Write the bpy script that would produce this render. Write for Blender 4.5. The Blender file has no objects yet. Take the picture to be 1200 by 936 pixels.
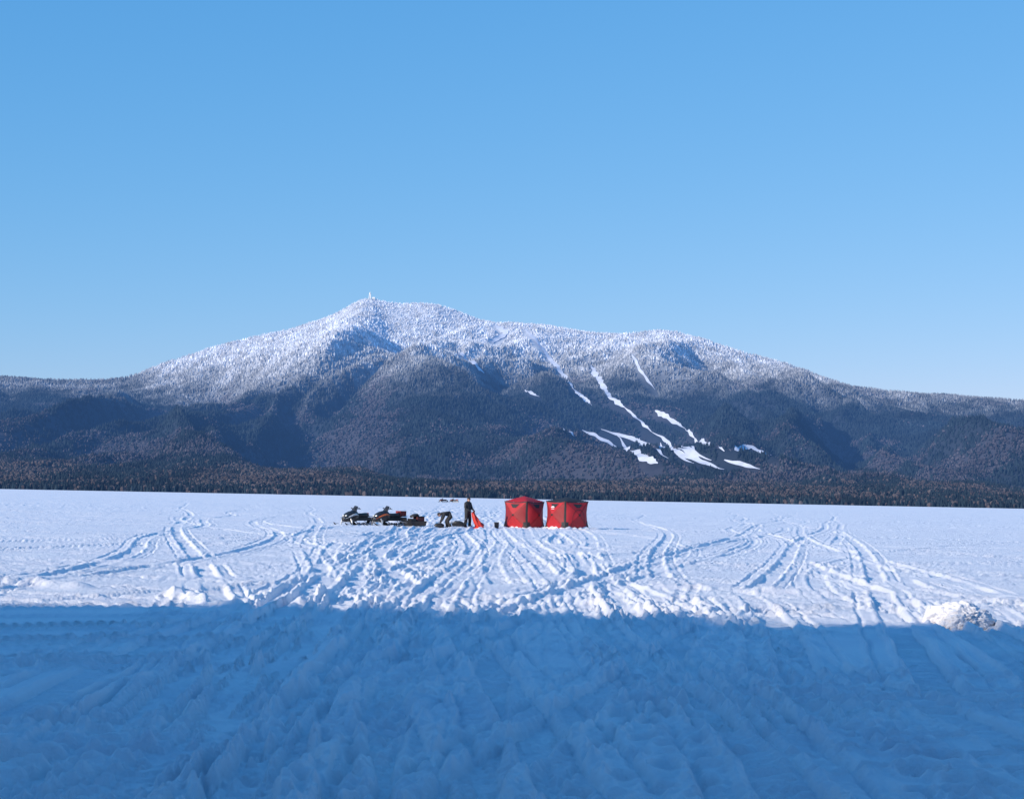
import bpy, bmesh, math, random
import numpy as np
from mathutils import Vector, Matrix
random.seed(4); RNG=np.random.default_rng(7)
S=bpy.context.scene
S.view_settings.view_transform='Standard'; S.view_settings.look='None'; S.view_settings.exposure=0

# ------------------------------------------------------------------ helpers
def perlin(x,y,seed=0):
    x=np.asarray(x,dtype=np.float64); y=np.asarray(y,dtype=np.float64)
    xi=np.floor(x).astype(np.int64); yi=np.floor(y).astype(np.int64)
    fx=x-xi; fy=y-yi
    def g(ix,iy,dx,dy):
        h=(ix*374761393+iy*668265263+seed*982451653)&0xffffffff
        h=((h^(h>>13))*1274126177)&0xffffffff
        h=h^(h>>16)
        a=h*(2*math.pi/4294967296.0)
        return np.cos(a)*dx+np.sin(a)*dy
    u=fx*fx*fx*(fx*(fx*6-15)+10); v=fy*fy*fy*(fy*(fy*6-15)+10)
    a=g(xi,yi,fx,fy); b=g(xi+1,yi,fx-1,fy); c=g(xi,yi+1,fx,fy-1); d=g(xi+1,yi+1,fx-1,fy-1)
    return ((a*(1-u)+b*u)*(1-v)+(c*(1-u)+d*u)*v)*1.5
def fbm(x,y,o=4,seed=0):
    s=0;a=1;t=0
    for i in range(o):
        s=s+a*perlin(x*2**i,y*2**i,seed+i*17);t+=a;a*=.5
    return s/t
def sstep(a,b,x):
    t=np.clip((x-a)/(b-a),0,1); return t*t*(3-2*t)

def mesh_np(name,V,F,k,mat=None,smooth=True,col=None):
    V=np.ascontiguousarray(V,dtype=np.float32).reshape(-1,3); F=np.ascontiguousarray(F,dtype=np.int32).reshape(-1,k)
    me=bpy.data.meshes.new(name)
    me.vertices.add(len(V)); me.vertices.foreach_set('co',V.ravel())
    me.loops.add(F.size); me.loops.foreach_set('vertex_index',F.ravel())
    me.polygons.add(len(F)); me.polygons.foreach_set('loop_start',np.arange(0,F.size,k,dtype=np.int32))
    me.polygons.foreach_set('use_smooth',np.full(len(F),smooth,dtype=bool))
    me.update(calc_edges=True)
    if col is not None:
        ca=me.color_attributes.new('tone','FLOAT_COLOR','POINT')
        ca.data.foreach_set('color',np.ascontiguousarray(col,dtype=np.float32).ravel())
    ob=bpy.data.objects.new(name,me); S.collection.objects.link(ob)
    if mat: me.materials.append(mat)
    return ob
def grid_faces(nr,nc):
    i=np.arange(nr-1)[:,None]*nc+np.arange(nc-1)[None,:]
    return np.stack([i,i+1,i+nc+1,i+nc],-1).reshape(-1,4)

def mat(name,col,rough=.6,metal=0,noise=0.0,nscale=8,bump=0,alpha=None,spec=.5,emit=None):
    m=bpy.data.materials.new(name); m.use_nodes=True; nt=m.node_tree; b=nt.nodes['Principled BSDF']
    b.inputs['Base Color'].default_value=(*col,1); b.inputs['Roughness'].default_value=rough
    b.inputs['Metallic'].default_value=metal; b.inputs['Specular IOR Level'].default_value=spec
    tc=nt.nodes.new('ShaderNodeTexCoord'); n=nt.nodes.new('ShaderNodeTexNoise'); n.inputs['Scale'].default_value=nscale; n.inputs['Detail'].default_value=4
    nt.links.new(tc.outputs['Object'],n.inputs['Vector'])
    r=nt.nodes.new('ShaderNodeMixRGB'); r.blend_type='MIX'
    r.inputs[1].default_value=(*[c*(1-noise) for c in col],1); r.inputs[2].default_value=(*[min(1,c*(1+noise)) for c in col],1)
    nt.links.new(n.outputs['Fac'],r.inputs[0]); nt.links.new(r.outputs[0],b.inputs['Base Color'])
    if bump:
        bp=nt.nodes.new('ShaderNodeBump'); bp.inputs['Strength'].default_value=bump; bp.inputs['Distance'].default_value=.02
        nt.links.new(n.outputs['Fac'],bp.inputs['Height']); nt.links.new(bp.outputs[0],b.inputs['Normal'])
    if alpha is not None: b.inputs['Alpha'].default_value=alpha
    return m

# ------------------------------------------------------------------ camera
CH=1.75
cam=bpy.data.cameras.new('camera'); co=bpy.data.objects.new('camera',cam); S.collection.objects.link(co)
cam.sensor_width=36; cam.lens=60; cam.clip_end=30000; cam.clip_start=.1
co.matrix_world=Matrix.Translation((0,0,CH))@Matrix.Rotation(math.radians(90+3.29),4,'X')@Matrix.Rotation(math.radians(1.1),4,'Z')
S.camera=co

# ------------------------------------------------------------------ light
EL=20; AZ=-130
sv=Vector((math.sin(math.radians(AZ))*math.cos(math.radians(EL)),math.cos(math.radians(AZ))*math.cos(math.radians(EL)),math.sin(math.radians(EL))))
sl=bpy.data.lights.new('sun','SUN'); sl.energy=5; sl.angle=math.radians(.5); sl.color=(1,.88,.72)
so=bpy.data.objects.new('sun',sl); S.collection.objects.link(so); so.rotation_mode='QUATERNION'; so.rotation_quaternion=sv.to_track_quat('Z','Y'); so.location=(-30,-60,60)
w=bpy.data.worlds.new('World'); S.world=w; w.use_nodes=True; nt=w.node_tree
sky=nt.nodes.new('ShaderNodeTexSky'); sky.sky_type='NISHITA'; sky.sun_disc=False
sky.sun_elevation=math.radians(EL); sky.sun_rotation=math.radians(AZ); sky.altitude=300; sky.air_density=1.0; sky.dust_density=.1; sky.ozone_density=2.0
sp=nt.nodes.new('ShaderNodeSeparateColor'); cb=nt.nodes.new('ShaderNodeCombineColor')
nt.links.new(sky.outputs[0],sp.inputs[0])
for i,(p,k) in enumerate(((1.08,.45),(.54,1.47),(.34,3.15))):   # film-like response of the clear winter sky
    a=nt.nodes.new('ShaderNodeMath'); a.operation='POWER'; a.inputs[1].default_value=p
    c=nt.nodes.new('ShaderNodeMath'); c.operation='MULTIPLY'; c.inputs[1].default_value=k
    nt.links.new(sp.outputs[i],a.inputs[0]); nt.links.new(a.outputs[0],c.inputs[0]); nt.links.new(c.outputs[0],cb.inputs[i])
bg=nt.nodes['Background']; bg.inputs['Strength'].default_value=.15
nt.links.new(cb.outputs[0],bg.inputs['Color'])

# ------------------------------------------------------------------ snow material
ms=bpy.data.materials.new('snow'); ms.use_nodes=True; nt=ms.node_tree; b=nt.nodes['Principled BSDF']
b.inputs['Roughness'].default_value=.55; b.inputs['Specular IOR Level'].default_value=.25
tc=nt.nodes.new('ShaderNodeTexCoord')
n1=nt.nodes.new('ShaderNodeTexNoise'); n1.inputs['Scale'].default_value=.6; n1.inputs['Detail'].default_value=6
n2=nt.nodes.new('ShaderNodeTexNoise'); n2.inputs['Scale'].default_value=14; n2.inputs['Detail'].default_value=7; n2.inputs['Roughness'].default_value=.75
cr=nt.nodes.new('ShaderNodeValToRGB'); cr.color_ramp.elements[0].position=.3; cr.color_ramp.elements[1].position=.7
cr.color_ramp.elements[0].color=(.84,.84,.91,1); cr.color_ramp.elements[1].color=(.95,.94,.97,1)
bp=nt.nodes.new('ShaderNodeBump'); bp.inputs['Strength'].default_value=1.0; bp.inputs['Distance'].default_value=.04
for n in (n1,n2): nt.links.new(tc.outputs['Object'],n.inputs['Vector'])
nt.links.new(n1.outputs['Fac'],cr.inputs[0]); nt.links.new(cr.outputs[0],b.inputs['Base Color'])
nt.links.new(n2.outputs['Fac'],bp.inputs['Height']); nt.links.new(bp.outputs[0],b.inputs['Normal'])

# ------------------------------------------------------------------ frozen lake with relief
def track(d,s,amp=1,tread=None):
    a=np.abs(d)
    h=-.055*sstep(.22,.18,a)+.04*np.exp(-((a-.27)/.045)**2)
    h=h-.04*np.exp(-((a-.52)/.035)**2)+.02*np.exp(-((a-.59)/.04)**2)
    if tread is not None: h=h+.024*np.sin(2*math.pi*s/.2)*sstep(.2,.15,a)*tread
    return h*amp
def prints(d,s,depth=.08):
    h=0
    for sd,ph in((.13,0.),(-.13,.42)):
        ss=(s-ph+.42)%.84-.42
        r=((d-sd)/.085)**2+(ss/.17)**2
        h=h-depth*np.exp(-r*r)+.024*np.exp(-((np.sqrt(r)-1.5)/.35)**2)
    return h
def snow_h(x,y):
    lane_c=-1.0-.03*y+.7*np.sin(y/17.)
    lane_w=2.2+.03*y
    wob=1.2*perlin(x/3,y/4,3)
    lane=sstep(1.35,.6,np.abs(x-lane_c+wob)/lane_w)
    patch=sstep(-.15,.3,fbm(x/7,y/13,3,21))
    mid=sstep(22,34,y)*sstep(260,120,y)
    spots=sstep(.05,.3,fbm(x/3.2,y/3.2,2,77))*sstep(1.5,3.,np.abs(x+1))
    rough=np.clip(.8*lane+mid*(.15+.75*patch)+.08+.6*spots,0,1)
    rough=rough*(.4+.6*sstep(-.3,.25,fbm(x/1.7+9,y/2.2,2,23)))
    rough=rough*(1-.25*sstep(24,32,y))
    h=.025*fbm(x/6,y/8,2,1)+.006*fbm(x/.9,y/.5,2,5)
    wx=x+.25*perlin(x/.7,y/.7,200); wy=y+.25*perlin(x/.7,y/.7,201)
    p=fbm(wx/1.8+.3*wy,wy/1.0,3,40); h=h+.020*sstep(.05,.08,p)*(.25+.75*rough)
    p2=fbm(wx/.75,wy/.5,3,45); h=h+.015*rough*sstep(.06,.09,p2)
    r=1-np.abs(fbm(wx/.8,wy/.6,3,50))*2.4; h=h+.017*rough*(r-.5)
    r=1-np.abs(fbm(wx/.24,wy/.21,2,55))*2.4; h=h+.020*rough*(r-.5)
    h=h+.020*rough*perlin(x/.09,y/.08,60)
    h=h+.022*rough*sstep(.18,.35,fbm(wx/.6,wy/.5,3,66))
    near=sstep(36,22,y)
    R=random.Random(11); T=0
    gate=sstep(-.5,.0,fbm(x/1.6,y/5,2,300))
    for i in range(32):
        if i<17: c0=R.uniform(-3.4,1.8); c1=R.uniform(-.05,.02); A=R.uniform(.1,.5)
        else: c0=R.uniform(-5,4); c1=R.uniform(-.25,.2); A=R.uniform(.2,.9)
        L=R.uniform(6,18);ph=R.uniform(0,6.28)
        f=c0+c1*y+A*np.sin(y/L+ph)+.04*perlin(y/1.5,y*0+i*7.1,400); T=T+track(x-f,y,R.uniform(.6,1.15),near)*sstep(-.4,-.1,perlin(x*0+i*3.3,y/9,90+i))
    for i in range(16):
        x0=R.choice([-1,1])*R.uniform(2,16); y0=R.uniform(25,95); k=R.choice([-1,1])*R.uniform(.001,.006); c=R.uniform(-.4,.4)
        dy=y-y0; f=x0+c*dy+k*dy*dy; dd=(x-f)/np.sqrt(1+(c+2*k*dy)**2); T=T+track(dd,y,R.uniform(.4,.8))*sstep(.0,.2,.5-np.abs(dy)/120)*sstep(22,30,y)
    for i in range(60):
        y0=22*math.exp(R.uniform(0,2.9)); c=R.uniform(-.6,.6); k=R.uniform(-.01,.01); A=R.uniform(.2,1.5)
        f=y0+c*x+k*x*x+A*np.sin(x/R.uniform(5,12)+i); dd=(y-f)/math.sqrt(1+c*c); T=T+track(dd,x,R.uniform(.5,1.1))*sstep(20,26,y)
    T=T*(.4+.6*gate)
    for (yy,c,k,a) in((14.9,.05,.0,1.3),(15.9,.03,.0,1.0),(17.2,.06,.0,.8),(17.8,.42,.015,1.2),(20.5,.5,.02,1.2),(23.0,.55,.01,1.2),(13.2,.6,.02,1.),(11.4,.7,.02,1.)):
        f=yy+c*(x+ (0 if c<.1 else 3)); side=sstep(.8,2.2,x) if c<.1 else sstep(-1.2,-2.6,x)
        T=T+track((y-f)/math.sqrt(1+c*c),x,a,near)*side
    h=h+np.clip(T,-.075,.055)*(1+.25*near)
    for (x0,c,yA,yB) in((2.3,.035,8,40),(3.4,-.05,8,24),(.9,.02,8,30),(-3.6,-.06,9,30),(1.6,.09,9,22),(-.6,-.03,8,26),(-1.9,.02,8,24),(.2,.05,8,20)):
        f=x0+c*y+.22*np.sin(y/2.+x0); h=h+prints(x-f,y+.1*np.sin(y*3))*sstep(yA-1,yA,y)*sstep(yB+2,yB,y)
    for (y0,c) in((12.2,-.25),(13.3,-.42),(11.4,-.1)):
        f=y0+c*(x-2.5)+.1*np.sin(x*2); h=h+prints(y-f,x)*sstep(1.0,1.6,x)
    for (xa,ya,xb,yb,hh,wd) in((-11,33.5,-7.6,30.2,.12,.3),(-5.5,28.3,-4.1,26.2,.12,.2),(-3.4,26,-3.2,30,.12,.16),(1.2,30,2.6,27.5,.08,.25),(3,34,6,33,.10,.3),(-3.2,15.5,-1.6,21,.05,.2),(-.6,18,.3,22,.06,.18)):
        dx,dy=xb-xa,yb-ya;L=math.hypot(dx,dy); t=np.clip(((x-xa)*dx+(y-ya)*dy)/L/L,0,1)
        d=np.hypot(x-xa-t*dx,y-ya-t*dy); h=h+hh*np.exp(-(d/wd)**2)*(1+.7*perlin(wx*2.5,wy*2.5,9))
    far=sstep(70,140,y)
    h=h*(1-.55*sstep(150,700,y))+far*(.10*fbm(x/7+.3*y/20,y/11,3,500)*sstep(1500,400,y)+.15*fbm(x/30,y/45,2,505))
    return h
rows=[7.0]
while rows[-1]<150:
    y=rows[-1]; rows.append(y+min(.28,.55*y*y/3500))
while rows[-1]<2640: rows.append(rows[-1]*1.013)
rows=np.array(rows)
inner=np.linspace(-.35,.35,1080)
outer=.35+ .02*np.cumsum(1.14**np.arange(20))
cols=np.concatenate([-outer[::-1],inner,outer])
YY,TT=np.meshgrid(rows,cols,indexing='ij'); XX=TT*YY
ZZ=snow_h(XX,YY)
lake=mesh_np('frozen_lake',np.stack([XX,YY,ZZ],-1),grid_faces(len(rows),len(cols)),4,ms,True)
bm=bmesh.new(); vs=[bm.verts.new(p) for p in((-7000,-900,-.45),(7000,-900,-.45),(7000,2640,-.45),(-7000,2640,-.45))]; bm.faces.new(vs)
me=bpy.data.meshes.new('snow_ground'); bm.to_mesh(me); me.materials.append(ms); o=bpy.data.objects.new('snow_ground',me); S.collection.objects.link(o)

# steep bank behind the viewpoint (throws the long foreground shadow)
mb=mat('bluff_snow',(.6,.62,.68),.9,noise=.2,nscale=.3)
bx=np.arange(-260,120,1.0); by=np.arange(-80,-5,1.5); BY,BX=np.meshgrid(by,bx,indexing='ij')
crest=28.4+.75*perlin(bx/8,bx*0,5)+.45*perlin(bx/3.2,bx*0,8)
tt=np.where(BY>-24,sstep(-6,-24,BY),sstep(-78,-24,BY))
BZ=crest[None,:]*tt-.35
mesh_np('snowy_bluff',np.stack([BX,BY,BZ],-1),grid_faces(len(by),len(bx)),4,mb,True)

# ------------------------------------------------------------------ mountain
PX=np.array([-1400,-900,-500,-250,0,60,120,150,200,250,300,350,390,408,424,438,455,480,510,540,580,640,700,760,820,870,920,960,1000,1050,1100,1150,1200,1400,1700,2200,2800],float)
PE=np.array([70,90,110,125,127,124,125,129,151,167,180,194,209,219,227,227,221,224,224,215,203,198,195,192,185,173,157,144,133,129,126,124,122,115,100,80,60],float)
CX=(PX-600)*3.0; CZ=PE*3.0
def H(x,y):
    yc=6000+180*perlin(x/1600,x*0,31)
    xs=x*6000/yc
    c=(2*np.interp(xs,CX,CZ)+np.interp(xs-35,CX,CZ)+np.interp(xs+35,CX,CZ))/4*yc/6000
    t=(y-2600)/(yc-2600)
    tf=np.clip(t,0,1)
    f=.20*tf+.57*tf**2+.23*tf**3
    f=np.where(t>1,1-1.1*(t-1)**1.3,f)
    z=c*f
    wgt=np.clip(tf*(1-tf)*4,0,1)**.65*np.clip(c/550,.5,1.1)*sstep(.03,.38,tf)
    wx=x+260*perlin(x/900,y/900,60)+60*perlin(x/250,y/250,66)
    rid=1-2.2*np.abs(perlin(wx/620+.25*y/1000,y/2100,61))
    rid2=1-2.2*np.abs(perlin(wx/270+.4,y/800,62))
    rid3=1-2.2*np.abs(perlin(wx/110,y/330,67))
    z=z+wgt*(85*(rid-.6)+50*(rid2-.5)+17*(rid3-.5)+26*fbm(x/400,y/400,4,63))
    z=z+np.clip(tf*3,0,1)*5*fbm(x/70,y/70,2,64)
    def bump(cx,cy,sx,sy,a,rot=0):
        cr_,sr=math.cos(rot),math.sin(rot); dx=x-cx;dy=y-cy
        p=(dx*cr_+dy*sr)/sx; q=(-dx*sr+dy*cr_)/sy
        return a*np.exp(-p*p-q*q)
    z=z+bump(-600,5250,170,420,95,.35)+bump(-150,4700,420,300,65)+bump(1330,3950,420,330,105)+bump(-1150,4300,380,420,45)
    z=z+bump(430,5450,110,520,65,-.25)+bump(-200,5500,100,450,40,-.5)+bump(900,5350,150,500,50,-.2)
    z=z+bump(300,4900,200,500,-45,-.2)+bump(-330,5450,90,500,-45,-.35)+bump(180,5550,90,420,-35,-.3)+bump(-900,5300,110,500,-35,.3)
    z=z+ 9*np.clip(tf*12,0,1)+5*fbm(x/300,y/300,2,70)*np.clip(tf*8,0,1)
    return z-4*np.clip(1-tf*20,0,1)
gx=np.arange(-5200,5200,14.0); gy=np.arange(2600,7600,14.0); GY,GX=np.meshgrid(gy,gx,indexing='ij'); GZ=H(GX,GY)

def zone_cols(x,y,z):
    fr=sstep(270,590,z+95*fbm(x/180,y/180,4,80)+35*perlin(x/30,y/30,81)+70*np.exp(-((x+800)/520)**2))
    con=sstep(-.12,.15,fbm(x/260,y/260,4,82)+.35*sstep(60,260,z)-.06)
    return fr,con
HAZE_GLOW=(.025,.067,.176)  # faint blue emission in the land materials, standing in for air haze
def land_mat(name,rough=.9,hz=1.):
    m=bpy.data.materials.new(name); m.use_nodes=True; nt=m.node_tree; b=nt.nodes['Principled BSDF']
    at=nt.nodes.new('ShaderNodeAttribute'); at.attribute_name='tone'
    n=nt.nodes.new('ShaderNodeTexNoise'); n.inputs['Scale'].default_value=.05; n.inputs['Detail'].default_value=5
    tc=nt.nodes.new('ShaderNodeTexCoord'); nt.links.new(tc.outputs['Object'],n.inputs['Vector'])
    mp=nt.nodes.new('ShaderNodeMapRange'); mp.inputs[3].default_value=.7; mp.inputs[4].default_value=1.3; nt.links.new(n.outputs['Fac'],mp.inputs[0])
    mx=nt.nodes.new('ShaderNodeVectorMath'); mx.operation='SCALE'; nt.links.new(at.outputs['Color'],mx.inputs[0]); nt.links.new(mp.outputs[0],mx.inputs['Scale'])
    nt.links.new(mx.outputs[0],b.inputs['Base Color']); b.inputs['Roughness'].default_value=rough; b.inputs['Specular IOR Level'].default_value=.1
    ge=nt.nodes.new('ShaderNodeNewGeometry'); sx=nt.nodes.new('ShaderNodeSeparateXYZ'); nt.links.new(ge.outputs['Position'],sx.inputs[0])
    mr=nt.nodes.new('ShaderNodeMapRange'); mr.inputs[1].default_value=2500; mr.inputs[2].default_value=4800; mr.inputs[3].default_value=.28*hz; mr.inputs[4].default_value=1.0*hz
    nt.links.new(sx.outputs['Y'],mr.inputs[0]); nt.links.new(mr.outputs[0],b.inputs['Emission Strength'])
    b.inputs['Emission Color'].default_value=(*HAZE_GLOW,1)  # painted-in haze: surfaces glow blue, stronger with distance along Y
    return m
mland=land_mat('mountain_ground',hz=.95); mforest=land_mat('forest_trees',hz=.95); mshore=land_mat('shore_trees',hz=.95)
fr,con=zone_cols(GX,GY,GZ)
base=np.array([.045,.047,.062])*(1-con[...,None])+np.array([.022,.03,.042])*con[...,None]
colr=base*(1-fr[...,None])+np.array([.45,.48,.54])*fr[...,None]
colr=np.concatenate([colr,np.ones(colr.shape[:2]+(1,))],-1)
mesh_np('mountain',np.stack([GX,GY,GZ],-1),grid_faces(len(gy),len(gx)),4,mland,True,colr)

# ski trails: image pixel offsets from centre column and horizon, cast onto the terrain; widths in metres
TR=[([(14,197),(34,176),(46,160),(60,144),(72,127)],8),([(92,156),(108,128),(116,118),(132,106)],8),([(83,79),(115,65),(155,48),(172,41)],8),([(105,80),(160,66),(200,52),(250,36)],7),
([(195,60),(232,41)],7),([(256,60),(280,64),(305,53)],8),([(250,46),(292,37)],7),([(-22,201),(-8,193),(-25,180)],12),([(-64,167),(-48,157),(-33,144)],9),
([(15,125),(32,117)],5),([(72,127),(82,119),(94,108)],6),([(168,103),(182,96),(204,83)],6),([(60,82),(74,71)],5),([(165,78),(215,56)],5),([(120,77),(185,47)],5),([(150,70),(215,42)],5),([(215,72),(250,56)],6),([(175,66),(235,46)],5),([(140,170),(150,150),(168,128)],4),([(132,106),(150,92),(165,78)],4),([(204,83),(215,72)],4)]
ym=np.arange(2700,6050,4.0)
def cast_pixel(bq,e):  # first terrain point on the camera ray through an image pixel offset
    bq=bq/2000.;e=e/2000.
    z=H(bq*ym,ym); k=np.argmax(z-CH>=e*ym)
    if k==0: k=np.argmax((z/ym))
    return np.array([bq*ym[k],ym[k]])
segs=[];V=[];F=[];nb=0
for pl,wd in TR:
    pts=[]
    for a,c in zip(pl[:-1],pl[1:]):
        for i in range(8): pts.append(cast_pixel(a[0]+(c[0]-a[0])*i/8,a[1]+(c[1]-a[1])*i/8))
    pts.append(cast_pixel(*pl[-1])); pts=np.array(pts)
    for _ in range(3): pts[1:-1]=(pts[:-2]+2*pts[1:-1]+pts[2:])/4
    P=[]
    for a,c in zip(pts[:-1],pts[1:]):
        segs.append((a,c,wd)); n=max(2,int(np.linalg.norm(c-a)/9))
        for i in range(n): P.append(a+(c-a)*i/n)
    P.append(pts[-1]); P=np.array(P); n=len(P)
    tg=np.gradient(P,axis=0); tg/=np.linalg.norm(tg,axis=1)[:,None]+1e-9; nn=np.stack([-tg[:,1],tg[:,0]],1)
    ends=np.clip(np.minimum(np.arange(n),np.arange(n)[::-1])/9.+.12,0,1)
    wl=wd*(1+.8*perlin(np.arange(n)/5.,np.zeros(n)+wd,5))*ends; wr=wd*(1+.8*perlin(np.arange(n)/4.,np.zeros(n)+wd,6))*ends
    g=[]
    for s in np.linspace(-1,1,7):
        q=P+nn*(s*np.where(s<0,wl,wr))[:,None]; g.append(np.stack([q[:,0],q[:,1],H(q[:,0],q[:,1])+3.0],1))
    g=np.array(g); V.append(g.reshape(-1,3)); F.append(grid_faces(7,n)+nb); nb+=7*n
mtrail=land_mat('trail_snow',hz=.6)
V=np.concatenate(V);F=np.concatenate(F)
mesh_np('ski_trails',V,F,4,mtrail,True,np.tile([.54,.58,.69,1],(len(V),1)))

def clear_mask(x,y):
    keep=np.ones(len(x),bool)
    for a,c,wd in segs:
        d=c-a;L2=d@d+1e-6
        near=(np.abs(x-(a[0]+c[0])/2)<abs(d[0])/2+40)&(np.abs(y-(a[1]+c[1])/2)<abs(d[1])/2+120)&keep
        ii=np.nonzero(near)[0]
        if len(ii)==0: continue
        k2=np.ones(len(ii),bool)
        for off in (0,8,16,24,32,40,50,60):
            yy=y[ii]+off; t=np.clip(((x[ii]-a[0])*d[0]+(yy-a[1])*d[1])/L2,0,1)
            k2&=np.hypot(x[ii]-a[0]-t*d[0],yy-a[1]-t*d[1])>max(wd*(.9 if off<15 else .75),8)
        keep[ii]=k2
    return keep

def forest(name,N,y0,y1,hmin,hmax,material,rings,spread=.37):
    u=RNG.random(N); y=np.sqrt(y0*y0+u*(y1*y1-y0*y0)); x=(RNG.random(N)*2-1)*(spread*y+150)
    dn=fbm(x/90,y/90,3,600); k=RNG.random(N)<(.55+1.2*np.clip(dn+.3,0,1)); x=x[k];y=y[k]
    k=clear_mask(x,y); x=x[k];y=y[k];n=len(x)
    z=H(x,y); fr,con=zone_cols(x,y,z); fr=np.clip(fr*RNG.uniform(.6,1.2,n),0,1)
    isc=RNG.random(n)<(.2+.8*con)
    if y0<2700: isc=RNG.random(n)<np.where(y<2700,.85,.25+.6*con)
    isc|=fr>.25
    h=RNG.uniform(hmin,hmax,n)*np.where(isc,1.1,.85)*(1-.4*sstep(430,650,z))
    R=h*np.where(isc,RNG.uniform(.22,.32,n),RNG.uniform(.30,.45,n))
    lum=(RNG.uniform(.65,1.35,n)*(1+.5*fbm(x/120,y/120,2,610)))[:,None]
    cc=np.array([.015,.025,.032])*lum; dc=np.array([.056,.052,.062])*lum
    if y0<2700: dc=np.array([.072,.060,.060])*lum
    col=np.where(isc[:,None],cc,dc); fcol=np.array([.68,.70,.75])*(RNG.uniform(.65,1.2,n)*(1+.5*fbm(x/60,y/60,2,620)))[:,None]
    col=col*(1-fr[:,None])+fcol*fr[:,None]; col=np.clip(col,0,.88)
    K=5; ang=np.arange(K)/K*2*math.pi; ph=RNG.random((n,1))*6.28; jit=RNG.uniform(.7,1.3,(n,K))
    zr=np.where(isc,.03,.38)
    def ring(rf,zf):
        return np.stack([x[:,None]+np.cos(ang+ph)*R[:,None]*rf*jit,y[:,None]+np.sin(ang+ph)*R[:,None]*rf*jit,(z+h*zf)[:,None]+np.zeros((n,K))],-1)
    apex=np.stack([x+RNG.normal(0,.04,n)*h,y,z+h],-1)[:,None,:]
    idx=np.arange(K); nx=(idx+1)%K
    if rings==1:
        Vv=np.concatenate([ring(1,zr),apex],1); m_=K+1
        f=np.stack([idx,nx,np.full(K,K)],-1)
    else:
        Vv=np.concatenate([ring(np.where(isc,1,.55)[:,None],np.where(isc,.05,.12)),ring(np.where(isc,.62,1.)[:,None],np.where(isc,.45,.55)),ring(np.where(isc,.3,.75)[:,None],np.where(isc,.75,.85)),apex],1); m_=3*K+1
        f=[]
        for r in (0,1):
            f+= [np.stack([r*K+idx,r*K+nx,(r+1)*K+nx],-1),np.stack([r*K+idx,(r+1)*K+nx,(r+1)*K+idx],-1)]
        f.append(np.stack([2*K+idx,2*K+nx,np.full(K,3*K)],-1)); f=np.concatenate(f)
    Ff=f[None]+(np.arange(n)*m_)[:,None,None]
    C=np.concatenate([np.repeat(col[:,None,:],m_,1),np.ones((n,m_,1))],-1)
    return mesh_np(name,Vv,Ff,3,material,False,C)
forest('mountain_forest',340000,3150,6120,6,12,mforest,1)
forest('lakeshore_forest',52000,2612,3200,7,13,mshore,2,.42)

# summit tower
mg=mat('tower_white_paint',(.8,.8,.8),.5,.0)
def box_bm(bm,c,s,R=None,bev=0):
    r=bmesh.ops.create_cube(bm,size=1.0); vs=r['verts']
    bmesh.ops.scale(bm,vec=s,verts=vs)
    if R is not None: bmesh.ops.rotate(bm,cent=(0,0,0),matrix=R,verts=vs)
    bmesh.ops.translate(bm,vec=c,verts=vs); return vs
def bar_bm(bm,a,c,r,seg=8,r2=None):
    a=Vector(a);c=Vector(c);d=c-a
    q=d.to_track_quat('Z','Y').to_matrix().to_4x4()
    bmesh.ops.create_cone(bm,cap_ends=True,segments=seg,radius1=r,radius2=r if r2 is None else r2,depth=d.length,matrix=Matrix.Translation((a+c)/2)@q)
bm=bmesh.new()
tx,ty=-508,5992.; tz=float(H(np.array([tx]),np.array([ty]))[0])
for sx,sy in((-4,-4),(4,-4),(4,4),(-4,4)): bar_bm(bm,(tx+sx,ty+sy,tz-3),(tx+sx*.3,ty+sy*.3,tz+22),1.0)
for zz in(4,9,14):
    q=4*(1-.7*zz/20)
    for a,c in(((-q,-q),(q,-q)),((q,-q),(q,q)),((q,q),(-q,q)),((-q,q),(-q,-q))): bar_bm(bm,(tx+a[0],ty+a[1],tz+zz),(tx+c[0],ty+c[1],tz+zz+2),.5)
bar_bm(bm,(tx,ty,tz+20),(tx,ty,tz+27),.7); bmesh.ops.create_uvsphere(bm,u_segments=16,v_segments=12,radius=3.4,matrix=Matrix.Translation((tx,ty,tz+20))); box_bm(bm,(tx+13,ty,tz+4),(9,7,7))
me=bpy.data.meshes.new('radar_tower'); bm.to_mesh(me); me.materials.append(mg); o=bpy.data.objects.new('radar_tower',me); S.collection.objects.link(o)

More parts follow.
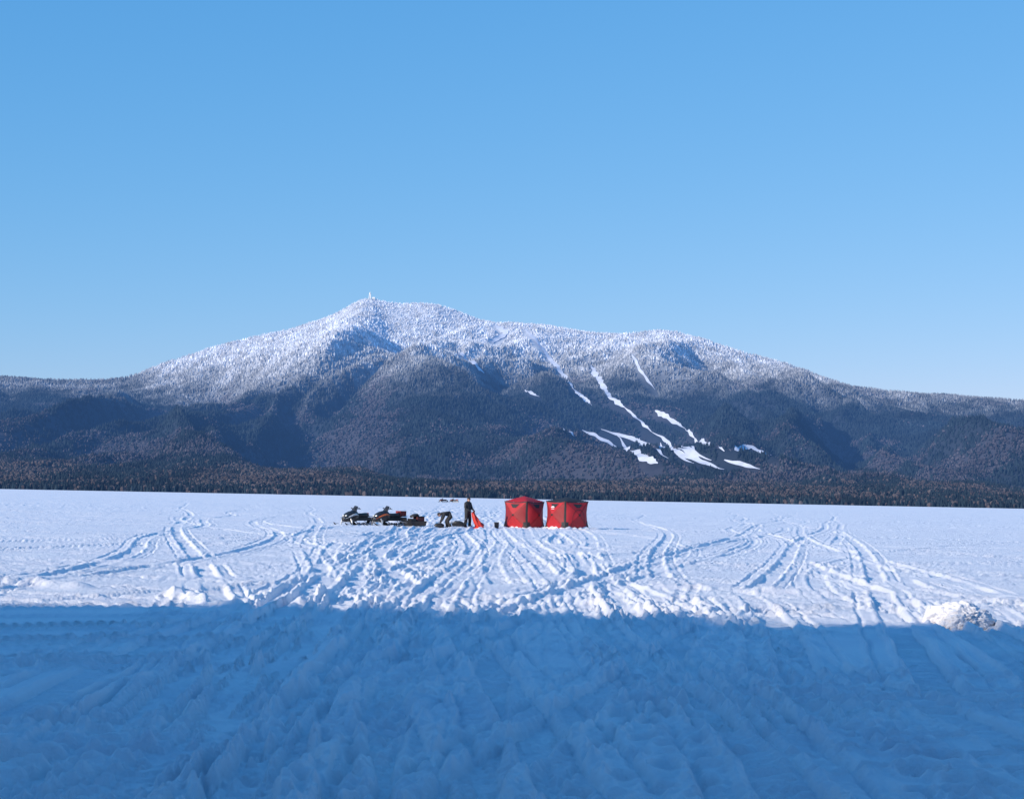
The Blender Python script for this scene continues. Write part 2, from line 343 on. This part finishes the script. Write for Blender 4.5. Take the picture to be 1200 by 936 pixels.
# ------------------------------------------------------------------ object building kit
M=dict(
 black=mat('black_plastic',(.018,.018,.02),.4,noise=.3), rubber=mat('rubber',(.02,.02,.02),.8,noise=.3,nscale=30,bump=.3),
 seat=mat('vinyl',(.025,.025,.028),.5,noise=.2,nscale=20,bump=.2), steel=mat('steel',(.45,.46,.48),.35,.8,noise=.2),
 white=mat('white_panel',(.55,.56,.58),.3,noise=.08), orange=mat('orange_panel',(.55,.12,.03),.35,noise=.1), redp=mat('red_panel',(.25,.02,.02),.4,noise=.15),
 glass=mat('tinted_screen',(.03,.03,.035),.1,alpha=.75), lamp=mat('lamp_lens',(.8,.8,.75),.1),
 tentred=mat('tent_fabric_red',(.40,.012,.020),.65,noise=.18,nscale=3,bump=.4), tentblk=mat('tent_fabric_black',(.02,.02,.024),.7,noise=.3,nscale=4,bump=.3),
 tentdk=mat('tent_fabric_dark_red',(.24,.009,.015),.65,noise=.2,nscale=3,bump=.3), mark=mat('white_print',(.8,.8,.8),.6,noise=.05),
 jacket=mat('jacket_cloth',(.018,.02,.026),.8,noise=.3,nscale=15,bump=.4), pants=mat('pants_cloth',(.022,.022,.026),.85,noise=.3,nscale=15,bump=.4),
 skin=mat('skin',(.52,.30,.22),.5,noise=.08), hat=mat('knit_hat',(.03,.03,.035),.9,noise=.3,nscale=60,bump=.6), hair=mat('hair',(.05,.03,.02),.7),
 eye=mat('eye_dark',(.02,.015,.01),.2), lip=mat('lips',(.35,.13,.11),.5), cloth=mat('red_shelter_fabric',(.55,.035,.022),.6,noise=.3,nscale=5,bump=.5),
 wood=mat('crate_plastic',(.10,.02,.02),.5,noise=.2))
def empty(name,loc,rz=0,sc=1):
    e=bpy.data.objects.new(name,None); S.collection.objects.link(e); e.location=loc; e.rotation_euler=(0,0,rz); e.scale=(sc,)*3; e.empty_display_size=.3; return e
def part(parent,name,bm,m,smooth=False,bevel=0):
    me=bpy.data.meshes.new(name); bmesh.ops.recalc_face_normals(bm,faces=bm.faces); bm.to_mesh(me); bm.free()
    ms_=m if isinstance(m,list) else [m]
    for q in ms_: me.materials.append(q)
    if smooth: me.polygons.foreach_set('use_smooth',[True]*len(me.polygons))
    o=bpy.data.objects.new(name,me); S.collection.objects.link(o); o.parent=parent
    if bevel:
        bv=o.modifiers.new('b','BEVEL'); bv.width=bevel; bv.segments=2; bv.limit_method='ANGLE'
    return o
def loft_bm(bm,rings,cap=True,closed=True):
    vs=[[bm.verts.new(p) for p in r] for r in rings]; n=len(rings[0])
    for a,c in zip(vs[:-1],vs[1:]):
        for i in range(n if closed else n-1):
            j=(i+1)%n; bm.faces.new((a[i],a[j],c[j],c[i]))
    if cap and closed: bm.faces.new(vs[0][::-1]); bm.faces.new(vs[-1])
def oval(x,hw,z0,z1,n=16,p=.65,cy=0):
    o=[];cz=(z0+z1)/2;hz=(z1-z0)/2
    for i in range(n):
        a=2*math.pi*i/n; c,s=math.cos(a),math.sin(a)
        o.append((x,cy+hw*math.copysign(abs(c)**p,c),cz+hz*math.copysign(abs(s)**p,s)))
    return o
def skinned(parent,name,verts,edges,radii,mats,assign=None,sub=2):
    me=bpy.data.meshes.new(name+'_tmp'); me.from_pydata([tuple(v) for v in verts],edges,[]); me.update()
    o=bpy.data.objects.new(name+'_tmp',me); S.collection.objects.link(o)
    o.modifiers.new('s','SKIN'); 
    sv_=me.skin_vertices[0].data
    for i,r in enumerate(radii):
        sv_[i].radius=(r,r) if not isinstance(r,tuple) else r; sv_[i].use_root=(i==0)
    sd=o.modifiers.new('d','SUBSURF'); sd.levels=sub; sd.render_levels=sub
    dg=bpy.context.evaluated_depsgraph_get(); dg.update()
    nm=bpy.data.meshes.new_from_object(o.evaluated_get(dg)); nm.name=name
    bpy.data.objects.remove(o); nm.materials.clear()
    for q in mats: nm.materials.append(q)
    for pl in nm.polygons:
        pl.use_smooth=True; pl.material_index=assign(pl.center) if assign else 0
    ob=bpy.data.objects.new(name,nm); S.collection.objects.link(ob); ob.parent=parent; return ob

# ------------------------------------------------------------------ snowmobile (forward = +X)
def snowmobile(loc,rz,accent,cargo=False,low=False):
    e=empty('snowmobile',loc,rz,.93)
    path=[]
    def arc(cx,cz,r,a0,a1,n):
        for i in range(n+1):
            a=math.radians(a0+(a1-a0)*i/n); path.append((cx+r*math.cos(a),cz+r*math.sin(a)))
    arc(-1.25,.20,.17,90,270,7); arc(.10,.12,.09,270,330,3); arc(.42,.38,.12,-20,90,5)
    bm=bmesh.new(); rings=[]
    n=len(path)
    for i in range(n):
        x,z=path[i]; p0=path[i-1];p1=path[(i+1)%n]; t=Vector((p1[0]-p0[0],p1[1]-p0[1])).normalized(); nx_,nz=-t.y,t.x
        th=.028
        rings.append([(x,-.19,z),(x,.19,z),(x+nx_*th,.19,z+nz*th),(x+nx_*th,-.19,z+nz*th)])
    loft_bm(bm,rings+[rings[0]],cap=False)
    tot=[Vector((p[0],0,p[1])) for p in path+[path[0]]]
    for a,c in zip(tot[:-1],tot[1:]):
        L=(c-a).length;k=max(1,int(L/.07)); ang=math.atan2((c-a).z,(c-a).x)
        for j in range(k):
            q=a+(c-a)*(j+.5)/k
            box_bm(bm,q+Vector((math.sin(ang),0,-math.cos(ang)))*.03,(.018,.36,.035),Matrix.Rotation(-ang,3,'Y'))
    part(e,'track_belt',bm,M['rubber'])
    bm=bmesh.new()
    for x,z,r in((-1.25,.2,.13),(-.85,.14,.08),(-.45,.14,.08),(0,.15,.08),(.4,.38,.09)):
        for s in(-.12,.12): bmesh.ops.create_cone(bm,cap_ends=True,segments=20,radius1=r,radius2=r,depth=.04,matrix=Matrix.Translation((x,s,z))@Matrix.Rotation(math.pi/2,4,'X'))
    bar_bm(bm,(-1.3,.12,.14),(.15,.12,.12),.025); bar_bm(bm,(-1.3,-.12,.14),(.15,-.12,.12),.025)
    bar_bm(bm,(-.9,.12,.14),(-.5,.12,.46),.02); bar_bm(bm,(-.3,-.12,.14),(.1,-.12,.46),.02)
    part(e,'suspension_wheels',bm,M['steel'])
    bm=bmesh.new(); box_bm(bm,(-.45,0,.53),(1.85,.44,.05)); box_bm(bm,(-.45,.215,.45),(1.85,.02,.16)); box_bm(bm,(-.45,-.215,.45),(1.85,.02,.16))
    for s in(-1,1): box_bm(bm,(-.35,s*.33,.36),(1.3,.22,.03))
    part(e,'tunnel',bm,M['black'],bevel=.01)
    bm=bmesh.new(); box_bm(bm,(-1.46,0,.36),(.02,.40,.36),Matrix.Rotation(.25,3,'Y')); part(e,'snow_flap',bm,M['rubber'])
    bm=bmesh.new(); 
    for a,c in(((-1.0,.2,.6),(-1.45,.2,.62)),((-1.0,-.2,.6),(-1.45,-.2,.62)),((-1.45,.2,.62),(-1.45,-.2,.62)),((1.2,.18,.45),(1.33,.12,.55)),((1.2,-.18,.45),(1.33,-.12,.55)),((1.33,-.12,.55),(1.33,.12,.55)),((-1.2,.2,.61),(-1.2,-.2,.61))): bar_bm(bm,a,c,.016)
    part(e,'bumper_and_rack',bm,M['steel'])
    bm=bmesh.new(); box_bm(bm,(-1.05,0,.8),(.05,.22,.05)); part(e,'tail_light',bm,M['redp'],bevel=.01)
    bm=bmesh.new(); loft_bm(bm,[oval(-1.05,.15,.56,.78),oval(-.9,.19,.55,.83),oval(-.5,.18,.55,.80),oval(-.1,.15,.55,.80),oval(.15,.10,.57,.86),oval(.25,.07,.6,.86)]); part(e,'seat',bm,M['seat'],True)
    bm=bmesh.new(); loft_bm(bm,[oval(-.02,.20,.35,.80),oval(.2,.33,.28,.93),oval(.5,.37,.24,.93),oval(.8,.34,.24,.84),oval(1.05,.26,.26,.70),oval(1.22,.14,.32,.55),oval(1.28,.05,.38,.48)]); part(e,'hood',bm,M['black'],True)
    bm=bmesh.new()
    for s in(-1,1):
        rr=[]
        for x,y_,za,zb in((.12,.30,.66,.74),(.45,.385,.68,.80),(.75,.365,.62,.72),(1.0,.29,.53,.60),(1.16,.19,.46,.52)):
            rr.append([(x,s*y_,za),(x,s*(y_-.02),zb),(x,s*(y_-.07),zb),(x,s*(y_-.07),za)])
        loft_bm(bm,rr)
    part(e,'side_panels',bm,accent,True)
    bm=bmesh.new(); loft_bm(bm,[oval(.35,.14,.88,.96),oval(.7,.13,.82,.90),oval(1.0,.09,.68,.75),oval(1.15,.05,.58,.63)]); part(e,'hood_scoop',bm,M['seat'],True)
    bm=bmesh.new()
    for s in(-1,1): loft_bm(bm,[oval(1.06,.06,.60,.70,cy=s*.11),oval(1.14,.05,.58,.67,cy=s*.10)])
    part(e,'headlights',bm,M['lamp'],True)
    bm=bmesh.new(); rr=[]
    for j in range(6):
        t=j/5; hw=.26-.10*t; x=.42-.28*t; z=.90+.36*t
        rr.append([(x-.22*(k/6-.5)**2*4*.5,hw*2*(k/6-.5),z-.05*(k/6-.5)**2*4) for k in range(7)])
    loft_bm(bm,rr,False,False); o=part(e,'windscreen',bm,M['glass'],True); sm=o.modifiers.new('s','SOLIDIFY'); sm.thickness=.006
    bm=bmesh.new(); bar_bm(bm,(.25,0,.85),(.08,0,1.08),.025); bar_bm(bm,(.08,-.15,1.08),(.08,.15,1.08),.016)
    for s in(-1,1): bar_bm(bm,(.08,s*.15,1.08),(.0,s*.36,1.05),.018); bar_bm(bm,(.12,s*.22,1.08),(.12,s*.34,1.12),.03); 
    box_bm(bm,(.10,0,1.10),(.08,.14,.06)); part(e,'handlebar',bm,M['black'])
    bm=bmesh.new()
    for s in(-1,1):
        rr=[]
        for x,z,w_ in((.38,.05,.05),(.5,.02,.065),(.8,.015,.07),(1.15,.02,.07),(1.35,.06,.065),(1.5,.14,.05),(1.58,.21,.03)):
            rr.append([(x,s*.46-w_,z+.02),(x,s*.46+w_,z+.02),(x,s*.46+w_,z-.01),(x,s*.46-w_,z-.01)])
        loft_bm(bm,rr)
        bar_bm(bm,(1.5,s*.46,.15),(1.15,s*.46,.16),.012)
    part(e,'skis',bm,M['black'],True)
    bm=bmesh.new()
    for s in(-1,1):
        bar_bm(bm,(.92,s*.46,.03),(.86,s*.44,.38),.03)
        bar_bm(bm,(.9,s*.45,.2),(.7,s*.2,.3),.018); bar_bm(bm,(.9,s*.45,.2),(1.05,s*.2,.3),.018); bar_bm(bm,(.88,s*.44,.36),(.75,s*.25,.42),.016)
        bar_bm(bm,(.9,s*.42,.22),(.85,s*.22,.62),.032)
    part(e,'front_suspension',bm,M['steel'])
    if cargo:
        bm=bmesh.new(); box_bm(bm,(-1.12,0,.78),(.5,.44,.28)); box_bm(bm,(-1.12,0,.935),(.53,.47,.03)); part(e,'cargo_box',bm,M['redp'],bevel=.03)
        bm=bmesh.new()
        for x in(-1.25,-1.0): box_bm(bm,(x,0,.78),(.03,.452,.30))
        part(e,'straps',bm,M['black'])
    return e
def hd(deg): return math.radians(deg)
def gz(x,y): return float(snow_h(np.array([x]),np.array([y]))[0])
snowmobile((-8.85,98.7,gz(-8.85,98.7)),hd(180+55),M['white'])
snowmobile((-7.0,98.4,gz(-7,98.4)),hd(180+48),M['orange'],cargo=True)
snowmobile((-18.4,470,gz(-18.4,470)+.1),hd(200),M['redp'])
snowmobile((-15.6,473,gz(-15.6,473)+.1),hd(160),M['redp'],cargo=True)

# cargo sled (towed)
def tub(parent,L,W,Hh,m):
    bm=bmesh.new()
    N=20
    def ringz(z,l,w):
        o=[]
        for i in range(N):
            a=2*math.pi*i/N;c,s=math.cos(a),math.sin(a)
            o.append((l*math.copysign(abs(c)**.35,c)+ (.08*z/Hh if c>0.3 else 0),w*math.copysign(abs(s)**.35,s),z+ (.12*max(0,c)**6)))
        return o
    loft_bm(bm,[ringz(.02,L*.43,W*.40),ringz(.06,L*.46,W*.44),ringz(Hh,L*.5,W*.5),ringz(Hh+.01,L*.52,W*.54),ringz(Hh+.03,L*.52,W*.54),ringz(Hh+.02,L*.49,W*.49),ringz(.09,L*.45,W*.42)],cap=True)
    part(parent,'tub',bm,m,True)
e=empty('cargo_sled',(-5.45,98.6,gz(-5.45,98.6)+.02),hd(180+35))
tub(e,1.35,.68,.28,M['black'])
bm=bmesh.new(); box_bm(bm,(-.25,0,.34),(.5,.46,.42)); part(e,'storage_box',bm,M['wood'],bevel=.03)
bm=bmesh.new(); box_bm(bm,(.25,.05,.28),(.36,.4,.34)); box_bm(bm,(-.25,0,.57),(.54,.5,.04)); part(e,'gear_case',bm,M['black'],bevel=.03)
bm=bmesh.new(); bar_bm(bm,(.6,.15,.2),(1.1,0,.3),.015); bar_bm(bm,(.6,-.15,.2),(1.1,0,.3),.015); part(e,'hitch',bm,M['steel'])
bm=bmesh.new(); loft_bm(bm,[oval(-.2,.10,.58,.68),oval(-.1,.16,.58,.74),oval(.1,.17,.55,.72),oval(.28,.12,.5,.64)]); part(e,'duffel_bag',bm,M['seat'],True)

e=empty('gear_sled',(-2.92,98.0,gz(-2.92,98)+.02),hd(10))
tub(e,.80,.42,.18,M['black'])
bm=bmesh.new(); loft_bm(bm,[oval(-.30,.10,.10,.24),oval(-.18,.17,.09,.34),oval(.08,.16,.09,.32),oval(.25,.11,.09,.27),oval(.32,.07,.10,.2)]); part(e,'gear_bag',bm,M['seat'],True)
bm=bmesh.new(); bar_bm(bm,(-.5,.1,.2),(.40,.12,.42),.012); bar_bm(bm,(.40,.12,.42),(.45,.0,.48),.015)
for i in range(9): 
    t=i/9; bmesh.ops.create_cone(bm,cap_ends=True,segments=12,radius1=.07,radius2=.07,depth=.012,matrix=Matrix.Translation((-.5+.45*t,.1,.2+.11*t))@Matrix.Rotation(1.3,4,'Y')@Matrix.Rotation(.25,4,'X'))
part(e,'ice_auger',bm,M['steel'])
e=empty('bucket',(-.75,98.9,gz(-.75,98.9))); bm=bmesh.new()
N=20; rg=lambda r,z:[(r*math.cos(6.2832*i/N),r*math.sin(6.2832*i/N),z) for i in range(N)]
loft_bm(bm,[rg(.12,0),rg(.145,.33),rg(.155,.335),rg(.155,.35),rg(.138,.35),rg(.115,.03)]); part(e,'pail',bm,M['black'],True)
bm=bmesh.new()
for i in range(8):
    a0,a1=math.pi*i/8,math.pi*(i+1)/8; bar_bm(bm,(.15*math.cos(a0),-.1*math.sin(a0),.34+.04*math.sin(a0)),(.15*math.cos(a1),-.1*math.sin(a1),.34+.04*math.sin(a1)),.004)
part(e,'handle',bm,M['steel'])

# ------------------------------------------------------------------ pop-up ice shelters
def shelter(loc,rz,W,Hc,Hp,roofm,mark_side,mark_at,door_side):
    e=empty('ice_fishing_tent',loc,rz)
    def P(side,s,t,off=0):
        t01=(t+1)/2
        edge_in=.09*(1-t*t)
        half=W/2*(1.0-.05*t01)
        x=s*(half-edge_in*abs(s)**3)
        bulge=.24*(1-max(abs(s),abs(t)))
        sag=-.05*(1-abs(s))*abs(t)**3*(1 if t>0 else .2)
        out=half-.09*(1-t*t)*abs(s)**4+bulge+sag+off
        wr=.008*math.sin(9*s+4*t)*math.sin(7*t+side)
        z=Hc*t01-.07*(1-s*s)*max(0,t)**4
        p=Vector((x,-(out+wr),max(z,0.0)))
        return Matrix.Rotation(side*math.pi/2,3,'Z')@p
    n=24; bm=bmesh.new()
    for sd in range(4):
        g=[[bm.verts.new(P(sd,-1+2*i/n,-1+2*j/n)) for i in range(n+1)] for j in range(n+1)]
        for j in range(n):
            for i in range(n):
                f=bm.faces.new((g[j][i],g[j][i+1],g[j+1][i+1],g[j+1][i])); s=-1+2*(i+.5)/n;t=-1+2*(j+.5)/n
                k=0
                if t<-.88: k=1
                if abs(s)>.6 and t<-.5 and (abs(s)-.6)*1.2>(t+1)*.5+.0: k=1
                if abs(s)>.955: k=1
                if t>.95: k=1
                if sd%2==1 and k==0 and abs(s)>abs(t): k=2
                f.material_index=k
    bmesh.ops.remove_doubles(bm,verts=bm.verts,dist=.002)
    part(e,'walls',bm,[M['tentred'],M['tentblk'],M['tentdk']],True)
    bm=bmesh.new(); hw=W/2*.95; m_=16; gr=[]
    for j in range(m_+1):
        row=[]
        for i in range(m_+1):
            a,c=-1+2*i/m_,-1+2*j/m_; q=max(abs(a),abs(c)); lo=min(abs(a),abs(c))
            ed=(1-lo*lo)*q**6
            z=Hc+(Hp-Hc)*(1-q)-.07*(1-lo*lo)*q**4+.004
            k=1-.05*ed/W*2
            row.append(bm.verts.new((a*hw*k,c*hw*k,z)))
        gr.append(row)
    for j in range(m_):
        for i in range(m_): bm.faces.new((gr[j][i],gr[j][i+1],gr[j+1][i+1],gr[j+1][i]))
    part(e,'roof',bm,roofm,True)
    def patch(name,sd,s0,s1,t0,t1,m,off=.012,nn=6,shape=None):
        bm=bmesh.new(); g=[[None]*(nn+1) for _ in range(nn+1)]
        for j in range(nn+1):
            for i in range(nn+1):
                s=s0+(s1-s0)*i/nn;t=t0+(t1-t0)*j/nn
                if shape: s,t=shape(i/nn,j/nn)
                g[j][i]=bm.verts.new(P(sd,s,t,off))
        for j in range(nn):
            for i in range(nn): bm.faces.new((g[j][i],g[j][i+1],g[j+1][i+1],g[j+1][i]))
        part(e,name,bm,m,True)
    for sd in range(4):
        patch('hub_patch',sd,-.07,.07,-.07,.07,M['tentblk'],.015)
        patch('window',sd,0,0,0,0,M['tentblk'],.012,6,lambda a,c:((a-.5)*(.28+.5*c),.52+.30*c))
        for q in(-1,1):
            patch('pole_sleeve',sd,0,0,0,0,M['tentdk'],.01,14,lambda a,c,q=q:((-.97+1.94*c)*q+(a-.5)*.035,-.97+1.94*c))
    patch('door_zip',door_side,0,0,0,0,M['tentblk'],.02,16,lambda a,c:(.52*math.cos(math.pi*c)*(1+.03*(a-.5)),-.85+ (1.25*math.sin(math.pi*c)**.6 if 0<c<1 else 0)+.04*(a-.5)))
    for sd,(s0,t0) in zip(mark_side,mark_at):
        patch('printed_mark',sd,0,0,0,0,M['mark'],.022,6,lambda a,c:(s0+(a-.5)*.34,t0+.03*math.sin(3*a)+(c-.5)*.10*(1-.5*abs(a-.5)*2)))
        patch('printed_bar',sd,s0-.1,s0+.2,t0-.14,t0-.10,M['mark'],.022)
    bm=bmesh.new()
    for sd in range(4):
        h_=P(sd,0,0,.02); d=(Matrix.Rotation(sd*math.pi/2,3,'Z')@Vector((0,-1,0))); g_=h_+d*.9; g_.z=-.02
        bar_bm(bm,h_,g_,.004,5); bar_bm(bm,g_+Vector((0,0,-.05)),g_+Vector((0,0,.1)),.008,5)
    part(e,'guy_ropes',bm,M['black'])
    bm=bmesh.new(); rings=[]
    K=64
    for rr_,zz in((.02,.10),(.10,.075),(.24,-.06)):
        r_=[]
        for i in range(K):
            a=2*math.pi*i/K; c,s=math.cos(a),math.sin(a); L=(W/2+rr_)/max(abs(c),abs(s)); j=1+.05*math.sin(7*a)+.03*math.sin(17*a)
            r_.append((c*L*(j if rr_>.05 else 1),s*L*(j if rr_>.05 else 1),zz*(1+.8*math.sin(5*a)*math.sin(11*a)) if zz>0 else zz))
        rings.append(r_)
    loft_bm(bm,rings,cap=False); part(e,'banked_snow',bm,ms,True)
    return e
shelter((.85,100.7,gz(.85,100.7)),hd(52),1.78,1.62,1.92,M['tentred'],[1],[(.1,.78)],2)
shelter((3.33,99.6,gz(3.33,99.6)),hd(38),1.85,1.62,1.84,M['tentblk'],[3],[(-.1,.55)],0)

# collapsed red shelter fabric in the standing angler's hands
e=empty('red_shelter_cover',(-2.06,98.35,gz(-2,98.35)-.02)); bm=bmesh.new(); rings=[]
for j in range(22):
    t=j/21; cx=-.08+.50*t**1.4; cz=.90*(1-t)**1.0+.07; r=.07+.14*t**.8; rz_=.06+.05*t; r_=[]
    for i in range(28):
        a=6.2832*i/28; wv=1+.22*math.sin(5*a+6*t)+.12*math.sin(9*a-9*t)+.08*math.sin(3*a+15*t)
        r_.append((cx+r*wv*math.cos(a)*.8,r*wv*math.sin(a)*1.1,max(.0,cz+rz_*wv*math.sin(a+1.2)*1.0 )))
    rings.append(r_)
loft_bm(bm,rings); part(e,'folded_fabric',bm,M['cloth'],True)
bm=bmesh.new(); loft_bm(bm,[[(.32+.36*math.cos(6.2832*i/24)*q*(1+.15*math.sin(4*i)),.05+.3*math.sin(6.2832*i/24)*q*(1+.12*math.sin(5*i)),z) for i in range(24)] for q,z in((1,.0),(.95,.07),(.7,.12),(.3,.15))]); part(e,'fabric_on_snow',bm,M['cloth'],True)

# ------------------------------------------------------------------ people (face -Y locally)
def hand(parent,name,wrist,dirn,side):
    w_=Vector(wrist); d=Vector(dirn).normalized(); up=Vector((0,0,1)) if abs(d.z)<.8 else Vector((0,-1,0))
    sx=d.cross(up).normalized(); nrm=sx.cross(d).normalized()
    V=[w_-d*.02,w_+d*.03,w_+d*.075]; E=[(0,1),(1,2)]; R=[.03,.036,.036]
    for k,(o,l) in enumerate(((-.03,.065),(-.010,.078),(.011,.072),(.031,.055))):
        b0=len(V); p=w_+d*.08+sx*o
        V+= [p,p+d*l*.5-nrm*.006,p+d*l*.8-nrm*.028,p+d*l*.85-nrm*.05]; R+=[.0115,.0105,.0095,.008]
        E+=[(2,b0),(b0,b0+1),(b0+1,b0+2),(b0+2,b0+3)]
    b0=len(V); p=w_+d*.03+sx*(-.038*side)
    V+=[p,p+sx*(-.022*side)+d*.03-nrm*.01,p+sx*(-.02*side)+d*.06-nrm*.03]; R+=[.014,.012,.010]; E+=[(1,b0),(b0,b0+1),(b0+1,b0+2)]
    skinned(parent,name,V,E,R,[M['jacket']],sub=1)
def head(parent,c,rx,rzz,hatm):
    R=Matrix.Translation(c)@Matrix.Rotation(rzz,4,'Z')@Matrix.Rotation(rx,4,'X')
    bm=bmesh.new(); bmesh.ops.create_uvsphere(bm,u_segments=32,v_segments=24,radius=1)
    for v in bm.verts:
        x,y,z=v.co; jaw=1-.25*max(0,-z)
        v.co=Vector((x*.078*jaw,y*.098*(1-.12*max(0,-z)),z*.118))
        if y<-.3:
            p=v.co
            p.y-= .026*math.exp(-((x)/.13)**2-((z+.12)/.18)**2)
            p.y+= .010*math.exp(-((abs(x)-.38)/.16)**2-((z-.06)/.12)**2)
            p.y-= .006*math.exp(-(x/.3)**2-((z+.50)/.1)**2)
            p.y-= .008*math.exp(-(x/.3)**2-((z+.85)/.15)**2)
    bmesh.ops.transform(bm,matrix=R,verts=bm.verts); part(parent,'head',bm,M['skin'],True)
    bm=bmesh.new()
    for s in(-1,1): bmesh.ops.create_uvsphere(bm,u_segments=12,v_segments=8,radius=.011,matrix=R@Matrix.Translation((s*.030,-.084,.006)))
    part(parent,'eyes',bm,M['eye'],True)
    bm=bmesh.new(); bmesh.ops.create_uvsphere(bm,u_segments=12,v_segments=8,radius=.02,matrix=R@Matrix.Translation((0,-.088,-.058))@Matrix.Diagonal((1.2,.4,.3,1))); part(parent,'mouth',bm,M['lip'],True)
    bm=bmesh.new()
    for s in(-1,1): bmesh.ops.create_uvsphere(bm,u_segments=12,v_segments=8,radius=.03,matrix=R@Matrix.Translation((s*.078,.01,-.005))@Matrix.Diagonal((.4,.7,1.05,1)))
    part(parent,'ears',bm,M['skin'],True)
    bm=bmesh.new(); bmesh.ops.create_uvsphere(bm,u_segments=28,v_segments=16,radius=1,matrix=Matrix.Diagonal((.092,.112,.125,1)))
    bmesh.ops.delete(bm,geom=[v for v in bm.verts if v.co.z<.022+(-.05 if v.co.y>0.04 else 0)],context='VERTS')
    bmesh.ops.translate(bm,vec=(0,.004,.012),verts=bm.verts); bmesh.ops.transform(bm,matrix=R,verts=bm.verts)
    o=part(parent,'knit_hat',bm,hatm,True); sm=o.modifiers.new('s','SOLIDIFY'); sm.thickness=.01
def person(loc,rz,J,headc,hrx,hrz,legz):
    e=empty('person',loc,rz)
    K=['pelvis','spine','chest','neck','headb','shL','elL','wrL','shR','elR','wrR','hipL','knL','anL','toL','hipR','knR','anR','toR','heL','heR']
    rad=dict(pelvis=.175,spine=.175,chest=.195,neck=.08,headb=.06,sh=.105,el=.078,wr=.05,hip=.13,kn=.10,an=.082,to=.056,he=.06)
    V=[J[k] for k in K]; Rr=[rad.get(k,rad.get(k[:2],rad.get(k[:3]))) for k in K]
    I={k:i for i,k in enumerate(K)}; E=[(I[a],I[c]) for a,c in(('pelvis','spine'),('spine','chest'),('chest','neck'),('neck','headb'),('chest','shL'),('shL','elL'),('elL','wrL'),('chest','shR'),('shR','elR'),('elR','wrR'),('pelvis','hipL'),('hipL','knL'),('knL','anL'),('anL','toL'),('pelvis','hipR'),('hipR','knR'),('knR','anR'),('anR','toR'),('anL','heL'),('anR','heR'))]
    def asg(c): return 2 if c.z<.17 else (1 if c.z<legz else 0)
    skinned(e,'body',V,E,Rr,[M['jacket'],M['pants'],M['black']],asg)
    for s,k in((1,'L'),(-1,'R')):
        w_=Vector(J['wr'+k]); d=w_-Vector(J['el'+k]); hand(e,'hand',w_,d,s)
    head(e,Vector(headc),hrx,hrz,M['hat'])
    return e
Jst=dict(pelvis=(0,0,.93),spine=(0,.01,1.10),chest=(0,.0,1.30),neck=(0,-.02,1.46),headb=(0,-.04,1.54),
 shL=(.19,0,1.38),elL=(.25,-.08,1.10),wrL=(.14,-.32,1.00),shR=(-.19,0,1.38),elR=(-.27,-.04,1.10),wrR=(-.17,-.28,.98),
 hipL=(.10,0,.86),knL=(.15,-.04,.48),anL=(.19,.02,.09),toL=(.21,-.15,.05),heL=(.19,.07,.055),
 hipR=(-.10,0,.86),knR=(-.15,-.02,.48),anR=(-.20,.04,.09),toR=(-.22,-.13,.05),heR=(-.20,.09,.055))
person((-2.42,98.5,gz(-2.4,98.5)),hd(50),Jst,(0,-.055,1.60),.25,.1,.86)
Jbd=dict(pelvis=(0,.18,.72),spine=(0,.04,.84),chest=(0,-.20,.88),neck=(0,-.38,.84),headb=(0,-.45,.80),
 shL=(.19,-.24,.84),elL=(.24,-.34,.55),wrL=(.15,-.46,.32),shR=(-.19,-.24,.84),elR=(-.24,-.32,.55),wrR=(-.14,-.44,.30),
 hipL=(.11,.14,.68),knL=(.16,-.06,.42),anL=(.17,.14,.09),toL=(.19,-.04,.05),heL=(.17,.20,.055),
 hipR=(-.11,.14,.68),knR=(-.16,-.10,.40),anR=(-.17,.04,.09),toR=(-.19,-.14,.05),heR=(-.17,.10,.055))
person((-3.55,98.5,gz(-3.55,98.5)),hd(-80),Jbd,(0,-.51,.77),.95,.0,.62)
e=empty('gear_bag',(-4.03,98.35,gz(-4.03,98.35)),hd(20)); bm=bmesh.new(); loft_bm(bm,[oval(-.3,.08,0,.16),oval(-.2,.14,0,.26),oval(.1,.15,0,.27),oval(.25,.10,0,.2)]); part(e,'bag_body',bm,M['seat'],True)
bm=bmesh.new(); bar_bm(bm,(-.12,-.05,.25),(-.05,0,.33),.01); bar_bm(bm,(-.05,0,.33),(.08,0,.33),.01); bar_bm(bm,(.08,0,.33),(.13,0,.25),.01); part(e,'bag_handle',bm,M['black'])

# snow pile on the right
bm=bmesh.new(); bmesh.ops.create_icosphere(bm,subdivisions=6,radius=1)
P_=np.array([v.co[:] for v in bm.verts]); nz=.35*fbm(P_[:,0]*1.3+5,P_[:,1]*1.3+P_[:,2],3,3)+.30*np.abs(fbm(P_[:,0]*4,P_[:,1]*4+P_[:,2]*3,3,8))+.12*np.abs(fbm(P_[:,0]*9,P_[:,1]*9+P_[:,2]*8,2,18))
for v,k in zip(bm.verts,nz):
    v.co*=1+k; v.co.x*=.46; v.co.y*=.42; v.co.z*=.25
me=bpy.data.meshes.new('snow_pile'); bm.to_mesh(me); me.materials.append(ms); me.polygons.foreach_set('use_smooth',[True]*len(me.polygons))
o=bpy.data.objects.new('snow_pile',me); S.collection.objects.link(o); o.location=(6.8,25.9,gz(6.8,25.9)+.03)
